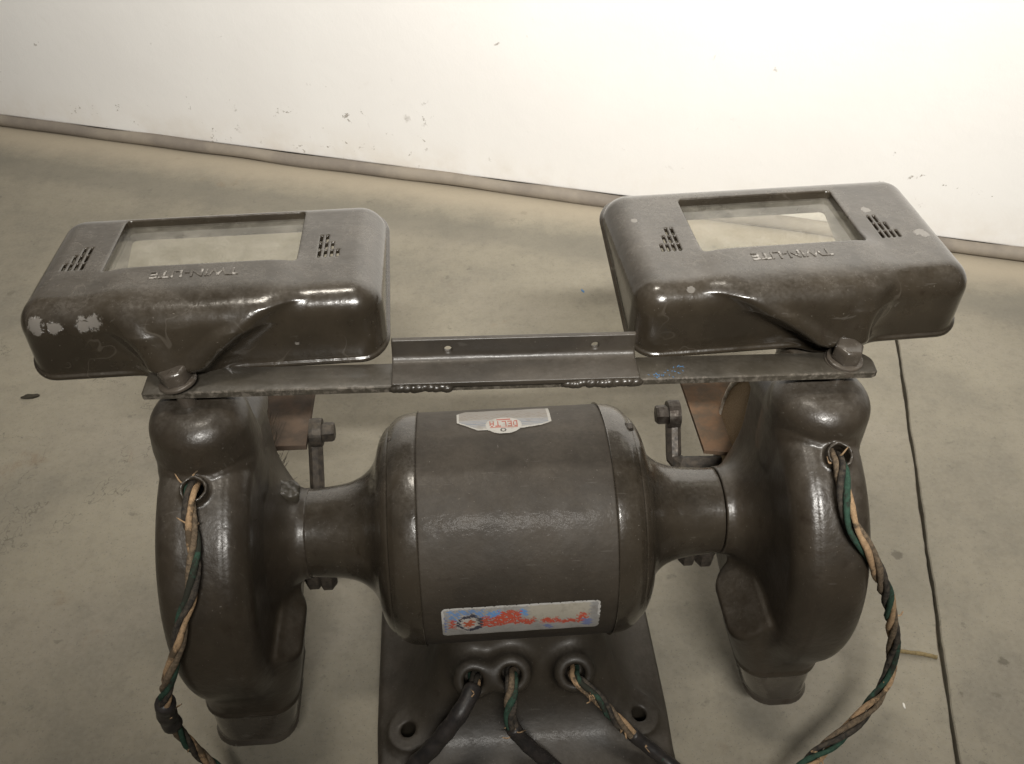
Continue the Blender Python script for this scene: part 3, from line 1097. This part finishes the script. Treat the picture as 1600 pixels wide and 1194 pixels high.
WHITE = (.40, .385, .355)
RED = (.33, .075, .045)
BLUE = (.16, .24, .42)
def badge(x, s):
    # s = 0 at the lower edge (towards the back), x = -.007 the middle
    u = (x + .007) * 1000
    v = s * 1000
    e = .35 * vn(x, s)
    oval = ((u / 11.6) ** 2 + ((v - 9.5) / 9.8) ** 2)
    ins_o = oval < 1 + .06 * e
    tail = abs(u + 1) < 9 and v < 6 and v > 1.2 + abs(u + 1) * .28 + e * .5
    low = 4.4 + (max(0, abs(u) - 12) * .22 if u > 0 else max(0, abs(u) - 17) * .75) + (0 if u < 0 else max(0, (12 - (u - 12)) * .05)) + e * .4
    if u > 24:
        low += (u - 24) * .35
    wing = -30 < u < 31 and v > low and v < 34
    if u < -24:
        wing = wing and v < 34 - (-24 - u) * .9
    if not (ins_o or wing or tail):
        return None
    if ins_o or tail:
        if ins_o and oval > .86 and v > 8:
            return (.38, .36, .33)
        # word: read from the operator's side, so it runs towards -x and upside down here
        L, gap = 0.92, 1
        word = 'DELTA'
        wcells = sum(len(FONT[c][0]) for c in word) + 4
        tx = (-(u) + wcells * .72 / 2) / .72
        ty = (v - 7.4) / 1.45
        bowed = ty
        if 0 <= tx < wcells and 0 <= bowed < 5:
            p = 0
            for c in word:
                g = FONT[c]
                if p <= tx < p + len(g[0]):
                    if g[4 - int(4 - bowed + .999) if False else int(bowed)][int(tx - p)] == '1':
                        return RED
                p += len(g[0]) + 1
        if abs(v - 6.6) < .35 and abs(u) < 9:
            return RED
        if 15.4 < v < 17.4 and abs(u) < 4.5:
            return RED
        rr = math.hypot(u + .6, (v - 3.6) * 1.0)
        if 1.0 < rr < 2.0:
            return (.07, .06, .055)
        return WHITE
    edge = (v - low) < 1.5 or u > 29.2 or u < -28.6
    if edge:
        return WHITE
    if 8 < v < 17 and (v % 1.9) < .8:
        return (.14, .17, .22)
    if 18 < v < 26 and vn(x, s, 2) > .25:
        return (.20, .17, .14)
    return (.22, .205, .185) if v > 17 else (.30, .285, .26)
sticker('maker_badge', -.0385, .0255, 95, 126, .00036, badge, .0776)

def strip(x, s):
    u = (x + .052) * 1000              # 0..99
    v = s * 1000                       # 0 bottom .. 30 top
    e = vn(x, s)
    u0, v0 = u, v
    u = u + .9 * math.sin(v * 1.9 + u * .33) + .5 * math.sin(v * 4.1 + u * 1.7)
    v = v + .8 * math.sin(u * .83 + 1) + .5 * math.sin(u * 2.3 + v)
    # outline with rounded ends
    rr = 3.2
    dx = max(rr - u0, u0 - (98.5 - rr), 0)
    dy = max(rr - v0, v0 - (29.3 - rr), 0)
    if math.hypot(dx, dy) > rr + .3 * e:
        return None
    col = (.33, .32, .305)
    if 54 < u < 92 and v > 13 + 2 * e:
        col = (.40, .37, .31)
    if 4 < u < 26 and 17 < v < 27 and e > -.25:
        col = (.17, .28, .50)
    if (28 < u < 37 or 49 < u < 53) and 19 < v < 25 and e > -.5:
        col = (.14, .29, .56)
    o = ((u - 17) / 8.6) ** 2 + ((v - 14) / 9.0) ** 2
    if o < 1:
        col = (.05, .05, .07) if o > .45 and (u > 17 or o < .8) else (.46, .43, .40)
        if o < .16 + .1 * e:
            col = (.42, .10, .05)
    # worn red wording, most of it rubbed away
    def word(a, b, lo, hi, period, duty):
        if a < u < b and lo < v < hi:
            ph = (u - a + .8 * math.sin(u * 1.1)) % period
            return ph < period * duty or abs(v - lo) < 1.4 or (abs(v - (lo + hi) / 2) < 1.0)
        return False
    if word(25, 37, 9, 20, 3.2, .86) or word(36, 49, 11, 24.5, 2.9, .9) or word(49, 58, 9.5, 16, 3.4, .75) or word(62, 72, 9.5, 15, 3.0, .72) or word(72, 84, 8.5, 12.5, 2.4, .6) or word(84, 91, 8, 18, 2.8, .72) or word(4.5, 8, 9, 19, 3, .8):
        if e > -.60:
            col = (.48 + .08 * e, .085, .05)
    if (88 < u < 94 and 4 < v < 12) or (64 < u < 69 and 3 < v < 7) or (u < 2.5 and 6 < v < 22):
        col = (.17, .20, .36)
    if u > 93:
        col = tuple(.5 * c + .12 for c in col)
    if min(u0, 98.5 - u0, v0, 29.3 - v0) < 1.5 + .5 * e:
        col = (.50, .49, .47) if v0 > 15 else (.30, .29, .27)
    return col
st = sticker('worn_strip_sticker', -.0520, .0475, -12.5, 9.5, .00042, strip, .0776)
st.rotation_euler = (0, 0, 0)

# ------------------------------------------------------------------ cloth-covered cords
def cloth(name, base, dark, cut):
    m = NT(name)
    n = m.noise(500, 4, .65)
    c = m.mix(m.ramp(n, .35, .65), col4(base), col4(tuple(x * .72 for x in base)))
    c = m.mix(m.ramp(m.noise(48, 5, .7), cut, cut + .10, 0, .92), c, col4(dark))
    m.l(c, m.b.inputs['Base Color'])
    m.b.inputs['Roughness'].default_value = .88
    m.b.inputs['Specular IOR Level'].default_value = .2
    m.l(m.bump(m.noise(1100, 3, .6), .9, .0004), m.b.inputs['Normal'])
    return m.m
M_tan = cloth('tan_cloth', (.43, .29, .17), (.075, .058, .040), .50)
M_green = cloth('green_cloth', (.040, .085, .060), (.030, .028, .022), .48)
M_old = simple('tan_cloth', (.46, .32, .19), .9, second=(.30, .215, .135), scale=500, bump=.9, bdist=.0004, spec=.2)
M_black = simple('black_cloth', (.022, .020, .018), .85, second=(.075, .062, .048), scale=260, bump=.9, bdist=.0004, spec=.3)
M_brown = simple('grubby_cloth', (.20, .15, .10), .9, second=(.09, .07, .05), scale=420, bump=.9, bdist=.0004, spec=.2)
M_sleeve = simple('black_sleeve', (.018, .017, .017), .42, second=(.035, .030, .028), scale=120, bump=.3)

def cord(pts, label, strands, sleeves=(), rad=.0019, off=.0022, pitch=.072, phase=0.0, frays=(), seed=1):
    c = empty('cord', (0, 0, 0), root)
    c['label'] = label
    Q, t = resample(catmull(pts, 14), .0022)
    T, N, B = frames(Q)
    rg = np.random.RandomState(seed)
    wob = np.interp(t, np.linspace(0, t[-1], 14), rg.uniform(-.9, .9, 14))
    off = off * (1 + np.interp(t, np.linspace(0, t[-1], 16), rg.uniform(-.25, .45, 16)))[:, None] if not sleeves else off
    n = len(strands)
    for i, m in enumerate(strands):
        ph = 2 * math.pi * (t / pitch + i / n) + wob + phase
        P = Q + (np.cos(ph)[:, None] * N + np.sin(ph)[:, None] * B) * off
        rr = rad * (1 + .12 * np.sin(t * 190 + i) + rg.uniform(-.05, .05, len(t)))
        v, f = tube(P, rr, 9, jitter=.05)
        mesh_pydata('strand', v, f, m, c)
    for (a, b, r) in sleeves:
        k0, k1 = int(a * (len(Q) - 1)), int(b * (len(Q) - 1))
        seg = Q[k0:k1 + 1]
        rr = r * (1 + .05 * np.sin(np.arange(len(seg)) * .9))
        v, f = tube(seg, rr, 16)
        mesh_pydata('sleeve', v, f, M_sleeve, c)
    # loose threads
    vv, ff = [], []
    for (a, L, m) in frays:
        k = int(a * (len(Q) - 1))
        for _ in range(3):
            d = rg.normal(size=3)
            d -= T[k] * (d @ T[k]) * .5
            d /= np.linalg.norm(d)
            st0 = Q[k] + d * .0024
            L2 = L * rg.uniform(.5, 1.1)
            pp = [st0, st0 + d * L2 * .5 + T[k] * L2 * .3, st0 + d * L2 * .9 + rg.normal(size=3) * L2 * .25]
            v, f = tube(catmull(pp, 4), [.0007, .0007, .0006, .0006, .0005, .0005, .0005, .0004, .0003], 5)
            ff += [tuple(q + len(vv) for q in g) for g in f]
            vv += v
    if vv:
        o = mesh_pydata('loose_threads', vv, ff, frays[0][2], c)
        o['kind'] = 'stuff'
    return c

X0 = .005
def L_(p):
    return (p[0] - X0, p[1], p[2])
left_pts = [(-.1845, -.034, .238), (-.1832, -.0500, .2432), (-.1828, -.0610, .2385), (-.1798, -.0760, .2265), (-.1828, -.0925, .2085), (-.1890, -.1010, .1955),
            (-.1930, -.1070, .1810), (-.2020, -.1120, .1600), (-.2110, -.1110, .1330), (-.2170, -.1060, .1020), (-.2130, -.1030, .0640),
            (-.1980, -.1080, .0300), (-.165, -.130, .014), (-.125, -.155, .014)]
cord([L_(p) for p in left_pts], 'twisted tan, green and black cloth cord hanging down the left-hand wheel guard', [M_tan, M_black, M_green, M_brown],
     sleeves=[(.455, .555, .0060)], phase=2.2, frays=[(.03, .010, M_tan), (.10, .006, M_tan), (.50, .006, M_tan), (.64, .008, M_tan)], seed=4)
right_pts = [(.1895, -.036, .236), (.1900, -.0540, .2425), (.1893, -.0700, .2325), (.1915, -.0830, .2220), (.2020, -.0900, .2080), (.2165, -.0900, .1810),
             (.2320, -.0840, .1500), (.2500, -.0780, .1050), (.2600, -.0760, .0720), (.2560, -.0860, .0500), (.2350, -.1040, .0420), (.2050, -.1220, .0380),
             (.180, -.1360, .030), (.155, -.150, .024), (.128, -.152, .022)]
cord([L_(p) for p in right_pts], 'twisted tan, green and black cloth cord looping out beside the right-hand wheel guard', [M_tan, M_green, M_black, M_brown],
     phase=.9, frays=[(.04, .008, M_tan), (.42, .010, M_tan), (.62, .005, M_tan), (.80, .009, M_tan), (.9, .006, M_tan)], seed=9, pitch=.090)
# cords out of the three glands of the base
def gend(i, d):
    gx, dz = GL[i]
    a = np.array([gx, -.045, .052 + dz])
    b = np.array([gx, -.079, .077 + dz])
    return tuple(a + (b - a) * d)
g0 = [gend(0, .7), gend(0, 1.12), (-.044, -.100, .076), (-.062, -.110, .055), (-.086, -.120, .030), (-.105, -.140, .016), (-.120, -.160, .014)]
cord(g0, 'cord in a shiny black sleeve leaving the left gland of the base', [M_green, M_tan, M_black, M_black],
     sleeves=[(.13, 1.0, .0058)], rad=.0020, off=.0022, frays=[(.16, .008, M_tan)], seed=3)
g1 = [gend(1, .6), gend(1, 1.15), (-.011, -.097, .074), (-.010, -.104, .060), (.003, -.110, .040), (.018, -.116, .024), (.028, -.135, .020), (.035, -.20, .008)]
cord(g1, 'cord with a short black sleeve and orange end leaving the middle gland of the base', [M_black, M_green, M_brown, M_black],
     sleeves=[(.30, .66, .0050)], rad=.0021, off=.0024, frays=[(.30, .007, M_tan), (.66, .009, M_tan)], seed=5)
g2 = [gend(2, .7), gend(2, 1.12), (.046, -.094, .074), (.058, -.102, .060), (.072, -.108, .045), (.090, -.118, .032), (.108, -.132, .024), (.123, -.152, .022)]
cord(g2, 'cord leaving the right gland of the base under a frayed green and tan wrap', [M_brown, M_black, M_green, M_tan],
     sleeves=[(.50, .97, .0046)], rad=.0019, off=.0024, frays=[(.2, .008, M_tan), (.45, .009, M_tan), (.95, .008, M_tan)], seed=6)

# ------------------------------------------------------------------ small bits lying on the floor
M_straw = simple('straw', (.26, .20, .10), .9, scale=400)
M_chipw = simple('white_chip', (.80, .78, .72), .7, scale=300, var=.1)
M_crumb = simple('dark_crumb', (.05, .042, .03), .9, scale=400)
def bit(name, x, y, sx, sy, sz, rz, mat, label, cat, seed):
    r4 = random.Random(seed)
    bm = bmesh.new()
    bmesh.ops.create_icosphere(bm, subdivisions=2, radius=1)
    for v in bm.verts:
        k = 1 + r4.uniform(-.25, .25)
        v.co = (v.co.x * sx * k, v.co.y * sy * k, max(v.co.z, -.6) * sz * k + sz * .62)
    o = obj_bm(name, bm, mat, None)
    o.location = (x, y, 0)
    o.rotation_euler = (0, 0, R_(rz))
    o['label'] = label
    o['category'] = cat
    return o
Q = catmull([(-.014, .004, .0012), (-.005, .001, .0022), (.004, -.001, .0020), (.014, -.004, .0012)], 6)
v, f = tube(Q, .0016, 8, jitter=.15)
o = mesh_pydata('straw_bit', v, f, M_straw, None, loc=(.3155, -.0345, 0))
o['label'] = 'brown straw-like bit lying on the concrete outside the loop of the right cord'
o['category'] = 'floor litter'
bit('paint_chip', .2884, -.0757, .0009, .0026, .0006, -5, M_chipw, 'tiny white paint chip on the concrete between the right cord and the floor joint', 'paint chip', 2)
bit('crumb', -.4677, .3235, .0085, .0032, .002, 5, M_crumb, 'dark crumb on the concrete left of the left wheel guard', 'crumb', 3)
bit('paint_chip', .120, .4677, .0014, .0035, .0004, 20, M_blue, 'small blue paint fleck on the concrete between the two lamp shields', 'paint chip', 5)
